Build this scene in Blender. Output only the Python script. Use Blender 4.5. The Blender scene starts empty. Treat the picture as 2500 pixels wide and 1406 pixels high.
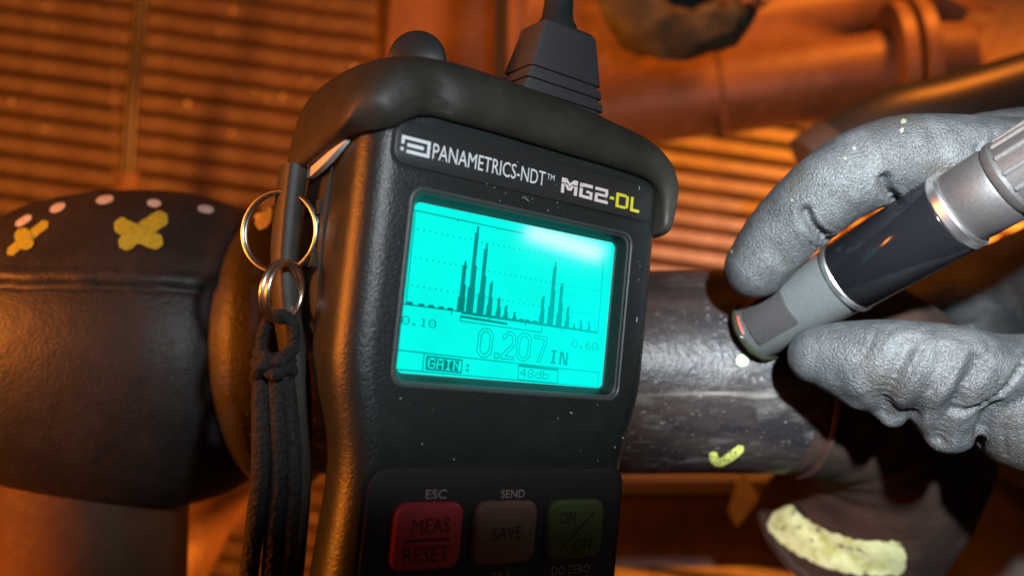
import bpy, bmesh, math, random
from mathutils import Vector, Matrix, noise
from mathutils.bvhtree import BVHTree

random.seed(7)
MM = 0.001
H = 0.95                      # camera height above the floor grating's datum (m)
F = 2000.0                    # focal length in photo pixels (2500 wide)

sc = bpy.context.scene
COL = sc.collection

# ---------------------------------------------------------------- camera, world, lamps, exposure
def W(p):
    """millimetres measured from the camera (x right, y up, z towards the camera) -> world metres"""
    return Vector((p[0] * MM, p[1] * MM, p[2] * MM + H))

cam = bpy.data.cameras.new('camera')
cam_o = bpy.data.objects.new('camera', cam); COL.objects.link(cam_o)
cam_o.location = (0, 0, H)
cam.sensor_width = 36.0
cam.lens = 36.0 * F / 2500.0
cam.clip_start = 0.01; cam.clip_end = 50
cam.dof.use_dof = True
cam.dof.focus_distance = 0.200
cam.dof.aperture_fstop = 8.5
sc.camera = cam_o

world = bpy.data.worlds.new('World'); sc.world = world; world.use_nodes = True
bg = world.node_tree.nodes['Background']
bg.inputs[0].default_value = (1.0, 0.36, 0.10, 1); bg.inputs[1].default_value = 0.018

def lamp(kind, name, pos, target, power, color, size=0.02, cone=60, blend=0.5, size_y=None, along=None):
    d = bpy.data.lights.new(name, kind); d.energy = power; d.color = color
    if kind == 'SPOT':
        d.spot_size = math.radians(cone); d.spot_blend = blend; d.shadow_soft_size = size
    elif kind == 'AREA':
        d.size = size
        if size_y: d.shape = 'RECTANGLE'; d.size_y = size_y
    else:
        d.shadow_soft_size = size
    o = bpy.data.objects.new(name, d); COL.objects.link(o)
    o.location = W(pos)
    o.rotation_euler = (W(target) - W(pos)).to_track_quat('-Z', 'Y').to_euler()
    if along:
        z = (W(pos) - W(target)).normalized(); x = Vector(along); x = (x - z * x.dot(z)).normalized()
        o.rotation_euler = Matrix((x, z.cross(x), z)).transposed().to_euler()
    return o

COOL = (0.86, 0.94, 1.0)
SODIUM = (1.0, 0.245, 0.022)
TORCH = (50, 68, 18)
lamp('SPOT', 'torch_beam', TORCH, (119, -6, -235), 25.0, COOL, size=0.005, cone=41, blend=1.0)           # hot spot of the torch held beside the camera
lamp('SPOT', 'torch_spill', TORCH, (50 - 20, 68 + 66, 18 - 75), 1.6, COOL, size=0.005, cone=142.5, blend=0.16)  # its wide spill
lamp('POINT', 'sodium_light', (-850, 110, 60), (0, 0, -250), 50, SODIUM, size=0.14)
lamp('SPOT', 'sodium_light', (820, -40, -560), (240, 20, -900), 95, SODIUM, size=0.04, cone=72, blend=0.8)
lamp('SPOT', 'sodium_light', (330, 620, -300), (60, 150, -620), 26, SODIUM, size=0.06, cone=70, blend=0.8)  # added spot that turns the upper right pipes more orange
lamp('AREA', 'screen_glare_light', (1341, 102, 231), (12, 12, -197), 0.24, (0.95, 1, 1), size=0.15, size_y=0.03, along=(61, -48, -134))  # added area light that puts the streak of glare on the screen
lamp('SPOT', 'sodium_light', (-260, -620, -440), (-150, -130, -440), 60, SODIUM, size=0.03, cone=24, blend=0.5)  # added narrow spot that brightens the support shoe from below

vs = sc.view_settings
vs.view_transform = 'Standard'; vs.look = 'None'; vs.exposure = 0; vs.gamma = 1; vs.use_curve_mapping = False
sc.render.engine = 'CYCLES'
sc.cycles.use_denoising = True
sc.cycles.max_bounces = 6
sc.cycles.sample_clamp_indirect = 4

# ---------------------------------------------------------------- materials
MATS = {}
def mat(name, base, rough=0.5, metal=0.0, spec=0.5, bump=None, mottle=None, coat=0.0, sheen=0.0, emit=None, worn=None):
    """bump = [(kind, scale, distance_mm)], mottle = [(scale, colour, lo, hi, stretch)]"""
    if name in MATS: return MATS[name]
    m = bpy.data.materials.new(name); m.use_nodes = True
    nt = m.node_tree; N = nt.nodes; L = nt.links
    b = N['Principled BSDF']
    b.inputs['Base Color'].default_value = (*base, 1)
    b.inputs['Roughness'].default_value = rough
    b.inputs['Metallic'].default_value = metal
    b.inputs['Specular IOR Level'].default_value = spec
    b.inputs['Coat Weight'].default_value = coat
    b.inputs['Coat Roughness'].default_value = 0.08
    b.inputs['Sheen Weight'].default_value = sheen
    if emit:
        b.inputs['Emission Color'].default_value = (*emit[0], 1)
        b.inputs['Emission Strength'].default_value = emit[1]
    tc = N.new('ShaderNodeTexCoord')
    if worn:                                             # paint that has gone thin: bare metal shows through
        nz = N.new('ShaderNodeTexNoise'); nz.inputs['Scale'].default_value = worn[0]; nz.inputs['Detail'].default_value = 5
        mr = N.new('ShaderNodeMapRange'); mr.inputs[1].default_value = worn[1]; mr.inputs[2].default_value = worn[2]
        L.new(tc.outputs['Object'], nz.inputs['Vector']); L.new(nz.outputs['Fac'], mr.inputs[0]); L.new(mr.outputs[0], b.inputs['Alpha'])
    if mottle:
        prev = None
        for scale, colr, lo, hi, stretch in mottle:
            mp = N.new('ShaderNodeMapping'); mp.inputs['Scale'].default_value = stretch
            L.new(tc.outputs['Object'], mp.inputs['Vector'])
            nz = N.new('ShaderNodeTexNoise'); nz.inputs['Scale'].default_value = scale
            nz.inputs['Detail'].default_value = 6; nz.inputs['Roughness'].default_value = 0.65
            L.new(mp.outputs[0], nz.inputs['Vector'])
            mr = N.new('ShaderNodeMapRange'); mr.inputs[1].default_value = lo; mr.inputs[2].default_value = hi
            L.new(nz.outputs['Fac'], mr.inputs[0])
            mx = N.new('ShaderNodeMix'); mx.data_type = 'RGBA'
            L.new(mr.outputs[0], mx.inputs['Factor'])
            if prev is None: mx.inputs['A'].default_value = (*base, 1)
            else: L.new(prev, mx.inputs['A'])
            mx.inputs['B'].default_value = (*colr, 1)
            prev = mx.outputs['Result']
        L.new(prev, b.inputs['Base Color'])
    if bump:
        pn = None
        for kind, scale, dist in bump:
            if kind == 'noise':
                t = N.new('ShaderNodeTexNoise'); t.inputs['Scale'].default_value = scale; t.inputs['Detail'].default_value = 4
                out = t.outputs['Fac']
            elif kind == 'voronoi':
                t = N.new('ShaderNodeTexVoronoi'); t.inputs['Scale'].default_value = scale
                out = t.outputs['Distance']
            elif kind == 'crack':
                nz = N.new('ShaderNodeTexNoise'); nz.inputs['Scale'].default_value = scale * 0.6
                va = N.new('ShaderNodeVectorMath'); va.operation = 'MULTIPLY_ADD'
                va.inputs[1].default_value = (1.2 / scale,) * 3
                L.new(tc.outputs['Object'], nz.inputs['Vector']); L.new(nz.outputs['Color'], va.inputs[0]); L.new(tc.outputs['Object'], va.inputs[2])
                t = N.new('ShaderNodeTexVoronoi'); t.feature = 'DISTANCE_TO_EDGE'; t.inputs['Scale'].default_value = scale
                L.new(va.outputs[0], t.inputs['Vector'])
                cr = N.new('ShaderNodeMapRange'); cr.inputs[1].default_value = 0.0; cr.inputs[2].default_value = 0.10
                L.new(t.outputs['Distance'], cr.inputs[0]); out = cr.outputs[0]
            else:
                t = N.new('ShaderNodeTexWave'); t.inputs['Scale'].default_value = scale; t.inputs['Distortion'].default_value = 2.0
                t.bands_direction = kind
                out = t.outputs['Fac']
            if kind != 'crack': L.new(tc.outputs['Object'], t.inputs['Vector'])
            bp = N.new('ShaderNodeBump'); bp.inputs['Distance'].default_value = dist * MM; bp.inputs['Strength'].default_value = 1.0
            L.new(out, bp.inputs['Height'])
            if pn: L.new(pn, bp.inputs['Normal'])
            pn = bp.outputs['Normal']
        L.new(pn, b.inputs['Normal'])
    MATS[name] = m
    return m

ONE = (1, 1, 1)
M_plastic = mat('textured_plastic', (0.012, 0.017, 0.017), 0.36, bump=[('noise', 1900, 0.14)], mottle=[(90, (0.020, 0.025, 0.024), 0.5, 0.75, ONE), (2600, (0.10, 0.10, 0.09), 0.74, 0.82, ONE)])
M_rubber = mat('boot_rubber', (0.026, 0.024, 0.019), 0.52, spec=0.4, bump=[('noise', 2600, 0.05), ('noise', 60, 0.4)], mottle=[(120, (0.040, 0.036, 0.028), 0.45, 0.7, ONE)])
M_plate = mat('plate_vinyl', (0.022, 0.023, 0.024), 0.38, bump=[('noise', 3000, 0.03)], mottle=[(900, (0.06, 0.06, 0.06), 0.66, 0.8, ONE)])
M_bezel = mat('bezel_black', (0.075, 0.08, 0.078), 0.45, bump=[('noise', 2500, 0.04)], mottle=[(700, (0.07, 0.07, 0.06), 0.7, 0.85, ONE)])
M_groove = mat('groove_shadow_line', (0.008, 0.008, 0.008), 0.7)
M_keypad = mat('keypad_silicone', (0.020, 0.017, 0.016), 0.6, bump=[('noise', 1200, 0.06)])
M_red = mat('key_red', (0.60, 0.05, 0.06), 0.55, bump=[('noise', 1500, 0.04)])
M_tan = mat('key_grey', (0.22, 0.13, 0.10), 0.55, bump=[('noise', 1500, 0.04)])
M_green = mat('key_green', (0.09, 0.135, 0.035), 0.55, bump=[('noise', 1500, 0.04)])
M_amber = mat('key_amber', (0.34, 0.20, 0.06), 0.55)
M_print = mat('print_silver', (0.82, 0.86, 0.88), 0.5)
M_print_dim = mat('legend_grey', (0.40, 0.36, 0.32), 0.6)
M_pink = mat('print_pinkish_white', (0.95, 0.80, 0.80), 0.5)
M_yellow = mat('print_yellow', (0.95, 0.86, 0.05), 0.5)
M_ink = mat('key_ink', (0.012, 0.008, 0.008), 0.6)
M_white = mat('sticker_white', (0.78, 0.74, 0.70), 0.5, mottle=[(200, (0.55, 0.5, 0.46), 0.55, 0.75, ONE)])
M_chrome = mat('chrome', (0.80, 0.80, 0.80), 0.32, metal=1.0)
M_steelring = mat('ring_steel', (0.70, 0.66, 0.60), 0.30, metal=1.0, bump=[('noise', 900, 0.02)])
M_cord = mat('cord_braid', (0.007, 0.006, 0.005), 0.85, sheen=0.0, bump=[('voronoi', 900, 0.5)], mottle=[(1400, (0.022, 0.016, 0.013), 0.55, 0.75, ONE)])
M_glove = mat('glove_leather', (0.020, 0.022, 0.023), 0.52, spec=0.5,
              bump=[('crack', 650, 0.06), ('voronoi', 1700, 0.18), ('noise', 3000, 0.26), ('noise', 160, 0.10)],
              mottle=[(110, (0.042, 0.045, 0.047), 0.42, 0.65, ONE), (60, (0.024, 0.021, 0.017), 0.55, 0.7, ONE), (420, (0.18, 0.18, 0.15), 0.70, 0.82, ONE)])
M_barrel = mat('barrel_black', (0.004, 0.004, 0.005), 0.10, spec=0.3, mottle=[(1100, (0.3, 0.3, 0.3), 0.74, 0.82, ONE)])
M_tip = mat('tip_grey_plastic', (0.055, 0.060, 0.060), 0.20, bump=[('noise', 1600, 0.04)], mottle=[(1500, (0.046, 0.050, 0.049), 0.45, 0.65, ONE)])
M_collar = mat('collar_grey', (0.023, 0.0215, 0.0215), 0.55, bump=[('noise', 1300, 0.06)], mottle=[(900, (0.016, 0.015, 0.014), 0.45, 0.7, ONE), (1500, (0.06, 0.056, 0.052), 0.68, 0.8, ONE)])
M_redline = mat('tip_red_line', (0.65, 0.06, 0.03), 0.5)
M_face = mat('wear_face_pale', (0.72, 0.75, 0.70), 0.35)
M_pipe = mat('worn_black_pipe', (0.010, 0.0095, 0.011), 0.38, spec=0.28,
             bump=[('noise', 420, 0.22), ('noise', 1500, 0.12)],
             mottle=[(55, (0.028, 0.022, 0.020), 0.42, 0.60, (0.35, 1, 1)), (160, (0.055, 0.055, 0.052), 0.54, 0.70, (0.4, 1, 1)), (800, (0.17, 0.165, 0.16), 0.60, 0.74, (0.6, 1, 1)), (150, (0.15, 0.14, 0.12), 0.60, 0.70, (0.05, 1, 1)), (30, (0.012, 0.010, 0.010), 0.52, 0.62, (0.3, 1, 1))])
M_fitting = mat('forged_fitting', (0.028, 0.025, 0.023), 0.50, spec=0.45,
                bump=[('noise', 900, 0.20), ('noise', 300, 0.20)],
                mottle=[(60, (0.045, 0.038, 0.033), 0.42, 0.66, ONE), (1100, (0.11, 0.10, 0.085), 0.60, 0.76, ONE)])
M_rust = mat('rusty_steel', (0.12, 0.07, 0.045), 0.75, bump=[('noise', 120, 0.8)], mottle=[(70, (0.22, 0.14, 0.09), 0.42, 0.65, ONE)])
M_paintw = mat('marker_white', (0.84, 0.80, 0.74), 0.6, worn=(900, 0.28, 0.40))
M_painty = mat('marker_yellow', (0.62, 0.56, 0.045), 0.6, mottle=[(700, (0.40, 0.35, 0.03), 0.5, 0.7, ONE)], worn=(500, 0.28, 0.38))
M_painty2 = mat('paint_pale_yellow', (0.33, 0.38, 0.20), 0.7, bump=[('noise', 700, 0.3)], mottle=[(180, (0.20, 0.23, 0.06), 0.46, 0.66, ONE), (900, (0.50, 0.53, 0.36), 0.55, 0.7, ONE)], worn=(260, 0.27, 0.42))
M_fleck = mat('dried_mud_fleck', (0.10, 0.098, 0.07), 0.8)
M_tick = mat('marker_lime', (0.46, 0.52, 0.12), 0.65, mottle=[(500, (0.28, 0.34, 0.08), 0.5, 0.7, ONE)], worn=(1000, 0.34, 0.46))
M_grate = mat('grating_rusty', (0.085, 0.055, 0.045), 0.6, bump=[('noise', 200, 0.8)], mottle=[(45, (0.14, 0.105, 0.09), 0.4, 0.65, ONE), (200, (0.30, 0.27, 0.25), 0.60, 0.75, ONE)])
M_grate2 = mat('grating_galvanised', (0.30, 0.29, 0.27), 0.55, bump=[('noise', 150, 0.5)], mottle=[(60, (0.22, 0.20, 0.18), 0.45, 0.7, ONE)])
M_glint = mat('glint_pale', (0.75, 0.72, 0.68), 0.3)
M_paintsteel = mat('painted_steel', (0.22, 0.125, 0.07), 0.5, bump=[('noise', 80, 0.5)], mottle=[(14, (0.13, 0.07, 0.04), 0.4, 0.65, ONE), (90, (0.28, 0.17, 0.10), 0.6, 0.75, ONE)])
M_darksteel = mat('dark_steel', (0.06, 0.055, 0.05), 0.4, metal=0.0, bump=[('noise', 200, 0.3)])
M_gel = mat('couplant_gel', (0.018, 0.020, 0.012), 0.05, spec=0.6)
M_elbow = mat('dark_rust_scale', (0.013, 0.0065, 0.004), 0.7, spec=0.3, bump=[('noise', 220, 0.5)], mottle=[(60, (0.026, 0.013, 0.008), 0.42, 0.65, ONE)])
M_darkrust = mat('dark_rust', (0.030, 0.014, 0.008), 0.75, bump=[('noise', 120, 0.6)], mottle=[(40, (0.055, 0.026, 0.014), 0.42, 0.65, ONE)])
M_brown = mat('brown_paint', (0.12, 0.048, 0.018), 0.6, bump=[('noise', 200, 0.3)], mottle=[(30, (0.07, 0.028, 0.012), 0.42, 0.65, ONE)])
M_rod = mat('rod_steel', (0.016, 0.018, 0.024), 0.38, spec=0.6)
M_mossy = mat('mossy_stone', (0.045, 0.047, 0.035), 0.85, bump=[('noise', 60, 3.0)], mottle=[(60, (0.10, 0.10, 0.07), 0.45, 0.65, ONE), (160, (0.16, 0.11, 0.08), 0.62, 0.74, ONE)])
M_cloth = mat('woven_cloth', (0.045, 0.028, 0.018), 0.9, sheen=0.2, bump=[('X', 260, 0.5), ('Y', 300, 0.5)], mottle=[(120, (0.07, 0.045, 0.03), 0.45, 0.65, ONE)])
M_ground = mat('dark_ground', (0.10, 0.05, 0.03), 0.9, mottle=[(6, (0.06, 0.045, 0.035), 0.4, 0.7, ONE)])
M_cable = mat('cable_jacket', (0.020, 0.026, 0.028), 0.4)
M_plug = mat('plug_plastic', (0.040, 0.040, 0.042), 0.5, bump=[('noise', 2200, 0.05)])

def lcd_material(name, left, right, strength):
    m = bpy.data.materials.new(name); m.use_nodes = True
    nt = m.node_tree; N = nt.nodes; L = nt.links; b = N['Principled BSDF']
    b.inputs['Base Color'].default_value = (0.002, 0.004, 0.004, 1)
    b.inputs['Roughness'].default_value = 0.06
    tc = N.new('ShaderNodeTexCoord'); sx = N.new('ShaderNodeSeparateXYZ'); mr = N.new('ShaderNodeMapRange')
    mr.inputs[1].default_value = -0.020; mr.inputs[2].default_value = 0.026
    mx = N.new('ShaderNodeMix'); mx.data_type = 'RGBA'
    mx.inputs['A'].default_value = (*left, 1); mx.inputs['B'].default_value = (*right, 1)
    L.new(tc.outputs['Object'], sx.inputs[0]); L.new(sx.outputs['X'], mr.inputs[0]); L.new(mr.outputs[0], mx.inputs['Factor'])
    nz = N.new('ShaderNodeTexNoise'); nz.inputs['Scale'].default_value = 70; nz.inputs['Detail'].default_value = 3
    m2 = N.new('ShaderNodeMapRange'); m2.inputs[1].default_value = 0.3; m2.inputs[2].default_value = 0.7; m2.inputs[3].default_value = strength * 0.90; m2.inputs[4].default_value = strength * 1.04
    L.new(tc.outputs['Object'], nz.inputs['Vector']); L.new(nz.outputs['Fac'], m2.inputs[0]); L.new(m2.outputs[0], b.inputs['Emission Strength'])
    L.new(mx.outputs['Result'], b.inputs['Emission Color'])
    return m
M_lcd = lcd_material('lcd_backlight', (0.0, 1.0, 0.84), (0.0, 1.0, 0.87), 1.02)
M_lcdink = lcd_material('lcd_segments', (0.0, 0.18, 0.16), (0.0, 0.62, 0.56), 1.0)  # viewing-angle fade towards the right is put into the segment colour

# ---------------------------------------------------------------- mesh helpers
def empty(name, loc_mm, label=None, cat=None, group=None, matrix=None):
    o = bpy.data.objects.new(name, None); COL.objects.link(o)
    o.empty_display_size = 0.01
    if matrix is not None: o.matrix_world = matrix
    else: o.location = W(loc_mm)
    tag(o, label, cat, group)
    return o

def tag(o, label=None, cat=None, group=None, kind=None):
    if label: o['label'] = label
    if cat: o['category'] = cat
    if group: o['group'] = group
    if kind: o['kind'] = kind
    return o

def world_of(o):
    m = o.matrix_basis.copy()
    while o.parent is not None:
        o = o.parent; m = o.matrix_basis @ m
    return m

def obj(name, vf, material, parent=None, local=False, smooth=True, angle=40):
    """vf = (verts mm, faces). local=False: camera-frame millimetres; local=True: millimetres in the parent's frame"""
    v, f = vf
    me = bpy.data.meshes.new(name)
    if local: vv = [Vector(p) * MM for p in v]
    else:
        inv = world_of(parent).inverted() if parent is not None else Matrix.Identity(4)
        vv = [inv @ W(p) for p in v]
    me.from_pydata(vv, [], f); me.validate(); me.update()
    bm = bmesh.new(); bm.from_mesh(me)
    bmesh.ops.recalc_face_normals(bm, faces=bm.faces); bm.to_mesh(me); bm.free()
    if smooth:
        me.polygons.foreach_set('use_smooth', [True] * len(me.polygons))
        if angle < 180: me.set_sharp_from_angle(angle=math.radians(angle))
    me.materials.append(material)
    o = bpy.data.objects.new(name, me); COL.objects.link(o)
    if parent is not None: o.parent = parent
    return o

def at(px, py, z):
    """the point z mm (negative) from the camera plane that the photo shows at pixel px, py"""
    return Vector(((px - 1250) / F * -z, -(py - 703) / F * -z, z))

def join(*parts):
    V = []; Fc = []
    for v, f in parts:
        n = len(V); V += [tuple(p) for p in v]; Fc += [tuple(i + n for i in q) for q in f]
    return V, Fc

def loft(rings, closed=True, cap=True):
    n = len(rings[0]); V = [tuple(p) for r in rings for p in r]; Fc = []
    for i in range(len(rings) - 1):
        for j in range(n if closed else n - 1):
            k = (j + 1) % n
            Fc.append((i * n + j, i * n + k, (i + 1) * n + k, (i + 1) * n + j))
    if cap and closed:
        Fc.append(tuple(range(n))[::-1]); Fc.append(tuple((len(rings) - 1) * n + j for j in range(n)))
    return V, Fc

def smoothpath(pts, n):
    """Catmull-Rom through pts (tuples of any length) -> n samples"""
    P = [Vector(p) if len(p) in (2, 3, 4) else p for p in pts]
    P = [P[0] * 2 - P[1]] + P + [P[-1] * 2 - P[-2]]
    out = []; m = len(P) - 3
    for i in range(n):
        t = i / (n - 1) * m; k = min(int(t), m - 1); u = t - k
        a, b, c, d = P[k], P[k + 1], P[k + 2], P[k + 3]
        out.append(0.5 * ((2 * b) + (c - a) * u + (2 * a - 5 * b + 4 * c - d) * u * u + (3 * b - a - 3 * c + d) * u ** 3))
    return out

def frames(path):
    T = [(path[min(i + 1, len(path) - 1)] - path[max(i - 1, 0)]).normalized() for i in range(len(path))]
    ref = Vector((0, 0, 1)) if abs(T[0].z) < 0.9 else Vector((1, 0, 0))
    nrm = (ref - T[0] * ref.dot(T[0])).normalized(); out = []
    for t in T:
        nrm = (nrm - t * nrm.dot(t)).normalized()
        out.append((t, nrm, t.cross(nrm)))
    return out

def tube(path, radius, seg=16, cap=True, round_ends=False):
    path = [Vector(p) for p in path]
    R = [radius] * len(path) if not isinstance(radius, (list, tuple)) else list(radius)
    fr = frames(path)
    rings = []
    def ring(c, a, b, r): return [c + (a * math.cos(2 * math.pi * j / seg) + b * math.sin(2 * math.pi * j / seg)) * r for j in range(seg)]
    if round_ends:
        t, a, b = fr[0]
        for k in range(1, 5):
            q = math.pi / 2 * k / 5
            rings.append(ring(path[0] - t * R[0] * math.cos(q), a, b, R[0] * math.sin(q)))
    for p, (t, a, b), r in zip(path, fr, R): rings.append(ring(p, a, b, r))
    if round_ends:
        t, a, b = fr[-1]
        for k in range(4, 0, -1):
            q = math.pi / 2 * k / 5
            rings.append(ring(path[-1] + t * R[-1] * math.cos(q), a, b, R[-1] * math.sin(q)))
    return loft(rings, True, cap)

def torus(center, normal, R, r, seg=64, tseg=10, start=0, end=2 * math.pi):
    n = Vector(normal).normalized()
    a = n.orthogonal().normalized(); b = n.cross(a)
    c = Vector(center)
    full = abs(end - start - 2 * math.pi) < 1e-6
    rings = []
    for i in range(seg if full else seg + 1):
        q = start + (end - start) * i / seg
        d = a * math.cos(q) + b * math.sin(q)
        rings.append([c + d * (R + r * math.cos(2 * math.pi * j / tseg)) + n * r * math.sin(2 * math.pi * j / tseg) for j in range(tseg)])
    if full:
        rings.append(rings[0])
        v, f = loft(rings, True, False)
        m = seg * tseg
        return v[:m], [tuple(i % m for i in q) for q in f]
    return loft(rings, True, True)

def lathe(origin, axis, prof, seg=64, wob=None):
    """prof = [(distance along axis, radius)]"""
    o = Vector(origin); t = Vector(axis).normalized()
    a = (Vector((0, 0, 1)) - t * t.z); a = a.normalized() if a.length > 0.1 else t.orthogonal().normalized()
    b = t.cross(a)
    rings = []
    for s, r in prof:
        ring = []
        for j in range(seg):
            q = 2 * math.pi * j / seg
            d = a * math.cos(q) + b * math.sin(q)
            rr = r; ss = s
            if wob: rr, ss = wob(s, r, q)
            ring.append(o + t * ss + d * rr)
        rings.append(ring)
    return loft(rings, True, True)

def rrect(w, h, r, n=6, cx=0, cy=0):
    pts = []
    for sx, sy, a0 in ((1, 1, 0), (-1, 1, 90), (-1, -1, 180), (1, -1, 270)):
        for k in range(n + 1):
            a = math.radians(a0 + 90 * k / n)
            pts.append((cx + sx * (w - r) + r * math.cos(a), cy + sy * (h - r) + r * math.sin(a)))
    return pts

def prism(outline, d0, d1, bevel=0.0, steps=3):
    """outline (u,v) counter-clockwise; from d0 (back) to d1 (front) with a rounded front edge"""
    cx = sum(p[0] for p in outline) / len(outline); cy = sum(p[1] for p in outline) / len(outline)
    def inset(k):
        out = []
        n = len(outline)
        for i in range(n):
            p = Vector(outline[i]); a = Vector(outline[i - 1]); b = Vector(outline[(i + 1) % n])
            e = (b - a); nn = Vector((-e.y, e.x)).normalized()
            out.append(p + nn * k)
        return out
    rings = [[(p[0], p[1], d0) for p in outline]]
    if bevel > 0:
        for k in range(steps + 1):
            q = math.pi / 2 * k / steps
            ins = inset(bevel * (1 - math.cos(q)))
            rings.append([(p.x, p.y, d1 - bevel + bevel * math.sin(q)) for p in ins])
    else: rings.append([(p[0], p[1], d1) for p in outline])
    return loft(rings, True, True)

def box(c, s, rot=None, bevel=0):
    v = [Vector((x * s[0] / 2, y * s[1] / 2, z * s[2] / 2)) for x in (-1, 1) for y in (-1, 1) for z in (-1, 1)]
    if rot is not None: v = [rot @ p for p in v]
    c = Vector(c); v = [tuple(p + c) for p in v]
    return v, [(0, 1, 3, 2), (4, 6, 7, 5), (0, 4, 5, 1), (2, 3, 7, 6), (0, 2, 6, 4), (1, 5, 7, 3)]

def evaluated(o):
    """mesh of o with its modifiers, replacing its own mesh"""
    dg = bpy.context.evaluated_depsgraph_get()
    me = bpy.data.meshes.new_from_object(o.evaluated_get(dg))
    o.modifiers.clear(); o.data = me
    return me

def subsurf(o, lv=2):
    m = o.modifiers.new('s', 'SUBSURF'); m.levels = lv; m.render_levels = lv

def flat(quads, d):
    """list of (u,v) quads -> faces at height d"""
    V = []; Fc = []
    for q in quads:
        n = len(V); V += [(p[0], p[1], d) for p in q]; Fc.append(tuple(range(n, n + len(q))))
    return V, Fc

def rect(u0, v0, u1, v1): return [(u0, v0), (u1, v0), (u1, v1), (u0, v1)]

def text_vf(s, u0, v0, u1, v1, d, weight=0.0):
    """lettering stretched into the box u0..u1, v0..v1 (mm)"""
    c = bpy.data.curves.new('t', 'FONT'); c.body = s; c.size = 1; c.offset = weight; c.resolution_u = 3
    o = bpy.data.objects.new('t', c); COL.objects.link(o)
    bpy.context.view_layer.update()
    me = bpy.data.meshes.new_from_object(o.evaluated_get(bpy.context.evaluated_depsgraph_get()))
    V = [v.co.copy() for v in me.vertices]; Fc = [tuple(p.vertices) for p in me.polygons]
    bpy.data.objects.remove(o); bpy.data.meshes.remove(me); bpy.data.curves.remove(c)
    x0 = min(p.x for p in V); x1 = max(p.x for p in V); y0 = min(p.y for p in V); y1 = max(p.y for p in V)
    return [(u0 + (p.x - x0) / (x1 - x0) * (u1 - u0), v0 + (p.y - y0) / (y1 - y0) * (v1 - v0), d) for p in V], Fc

def surface(*objs):
    """ray target (world space) from mesh objects"""
    V = []; Fc = []
    for o in objs:
        M = world_of(o); n = len(V)
        V += [M @ v.co for v in o.data.vertices]; Fc += [tuple(i + n for i in p.vertices) for p in o.data.polygons]
    return BVHTree.FromPolygons(V, Fc)

EYE = Vector((0, 0, H))
def hit(bvh, px, py, lift=0.15):
    d = (W(at(px, py, -100)) - EYE).normalized()
    loc, nrm, _, _ = bvh.ray_cast(EYE, d)
    if loc is None: return None
    if nrm.dot(d) > 0: nrm = -nrm
    loc = loc + nrm * lift * MM
    return (loc.x / MM, loc.y / MM, (loc.z - H) / MM)

def brush(bvh, pts, width, lift=0.15, n=18, m=7, ragged=0.06, ends=0.5):
    """a stroke of paint laid on the surface: pts are photo pixels, width in pixels"""
    path = smoothpath(pts, n) if len(pts) > 2 else [Vector(pts[0]).lerp(Vector(pts[1]), i / (n - 1)) for i in range(n)]
    grid = []
    L = sum((path[i + 1] - path[i]).length for i in range(n - 1)); s = 0
    for i in range(n):
        if i: s += (path[i] - path[i - 1]).length
        t = (path[min(i + 1, n - 1)] - path[max(i - 1, 0)]).normalized(); nn = Vector((-t.y, t.x))
        e = min(s, L - s) / (width * ends) if ends > 0 else 1
        w = width / 2 * (math.sqrt(max(0.0, 1 - (1 - min(1, e)) ** 2)) * 0.93 + 0.07)
        w *= 1 + ragged * (random.random() * 2 - 1)
        sh = ragged * width * 0.3 * (random.random() * 2 - 1)
        grid.append([hit(bvh, path[i].x + nn.x * (w * (2 * j / (m - 1) - 1) + sh), path[i].y + nn.y * (w * (2 * j / (m - 1) - 1) + sh), lift) for j in range(m)])
    V = []; idx = {}; Fc = []
    for i in range(n):
        for j in range(m):
            if grid[i][j] is not None: idx[i, j] = len(V); V.append(grid[i][j])
    for i in range(n - 1):
        for j in range(m - 1):
            q = [(i, j), (i + 1, j), (i + 1, j + 1), (i, j + 1)]
            if all(k in idx for k in q):
                pz = [V[idx[k]][2] for k in q]
                if max(pz) - min(pz) < 12: Fc.append(tuple(idx[k] for k in q))
    return V, Fc

# ---------------------------------------------------------------- the setting
g = obj('ground', ([(-3000, -3000, -955), (3000, -3000, -955), (3000, 3000, -955), (-3000, 3000, -955)], [(0, 1, 2, 3)]), M_ground, smooth=False)
tag(g, kind='structure')

def grating(name, x0, x1, y0, y1, z, pitch, width, depth, slope, material, crosses):
    e = empty(name, ((x0 + x1) / 2, (y0 + y1) / 2, z)); tag(e, kind='structure')
    rot = Matrix.Rotation(slope, 3, 'Z'); cx = (x0 + x1) / 2
    L = (x1 - x0) / math.cos(slope)
    n = int((y1 - y0) / pitch) + 1
    first = None
    for i in range(n):
        y = y0 + i * pitch
        if first is None:
            v, f = box((0, 0, 0), (L, width, depth), rot)
            # rounded top edges
            me_v = []
            prof = [(-width / 2, -depth / 2), (width / 2, -depth / 2), (width / 2, depth / 2 - 1.5), (width / 2 - 1.5, depth / 2), (-width / 2 + 1.5, depth / 2), (-width / 2, depth / 2 - 1.5)]
            rings = [[rot @ Vector((sx * L / 2, a, b)) for a, b in prof] for sx in (-1, -0.5, 0, 0.5, 1)]
            first = obj('bar', loft(rings), material, e, local=True, smooth=False); o = first
        else:
            o = first.copy(); COL.objects.link(o); o.parent = e
        o.location = (0, (y - (y0 + y1) / 2) * MM + random.uniform(-0.6, 0.6) * MM, random.uniform(-1.2, 1.2) * MM)
    for x in crosses:
        v = [Vector((x - cx, yy, zz)) for yy in (y0 - (y0 + y1) / 2, y1 - (y0 + y1) / 2) for zz in (0, 0)]
        obj('cross_bar', tube([(x - cx, y0 - (y0 + y1) / 2, -depth * 0.35), (x - cx, y1 - (y0 + y1) / 2, -depth * 0.35)], 3.5, 8), material, e, local=True)
    return e

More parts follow.
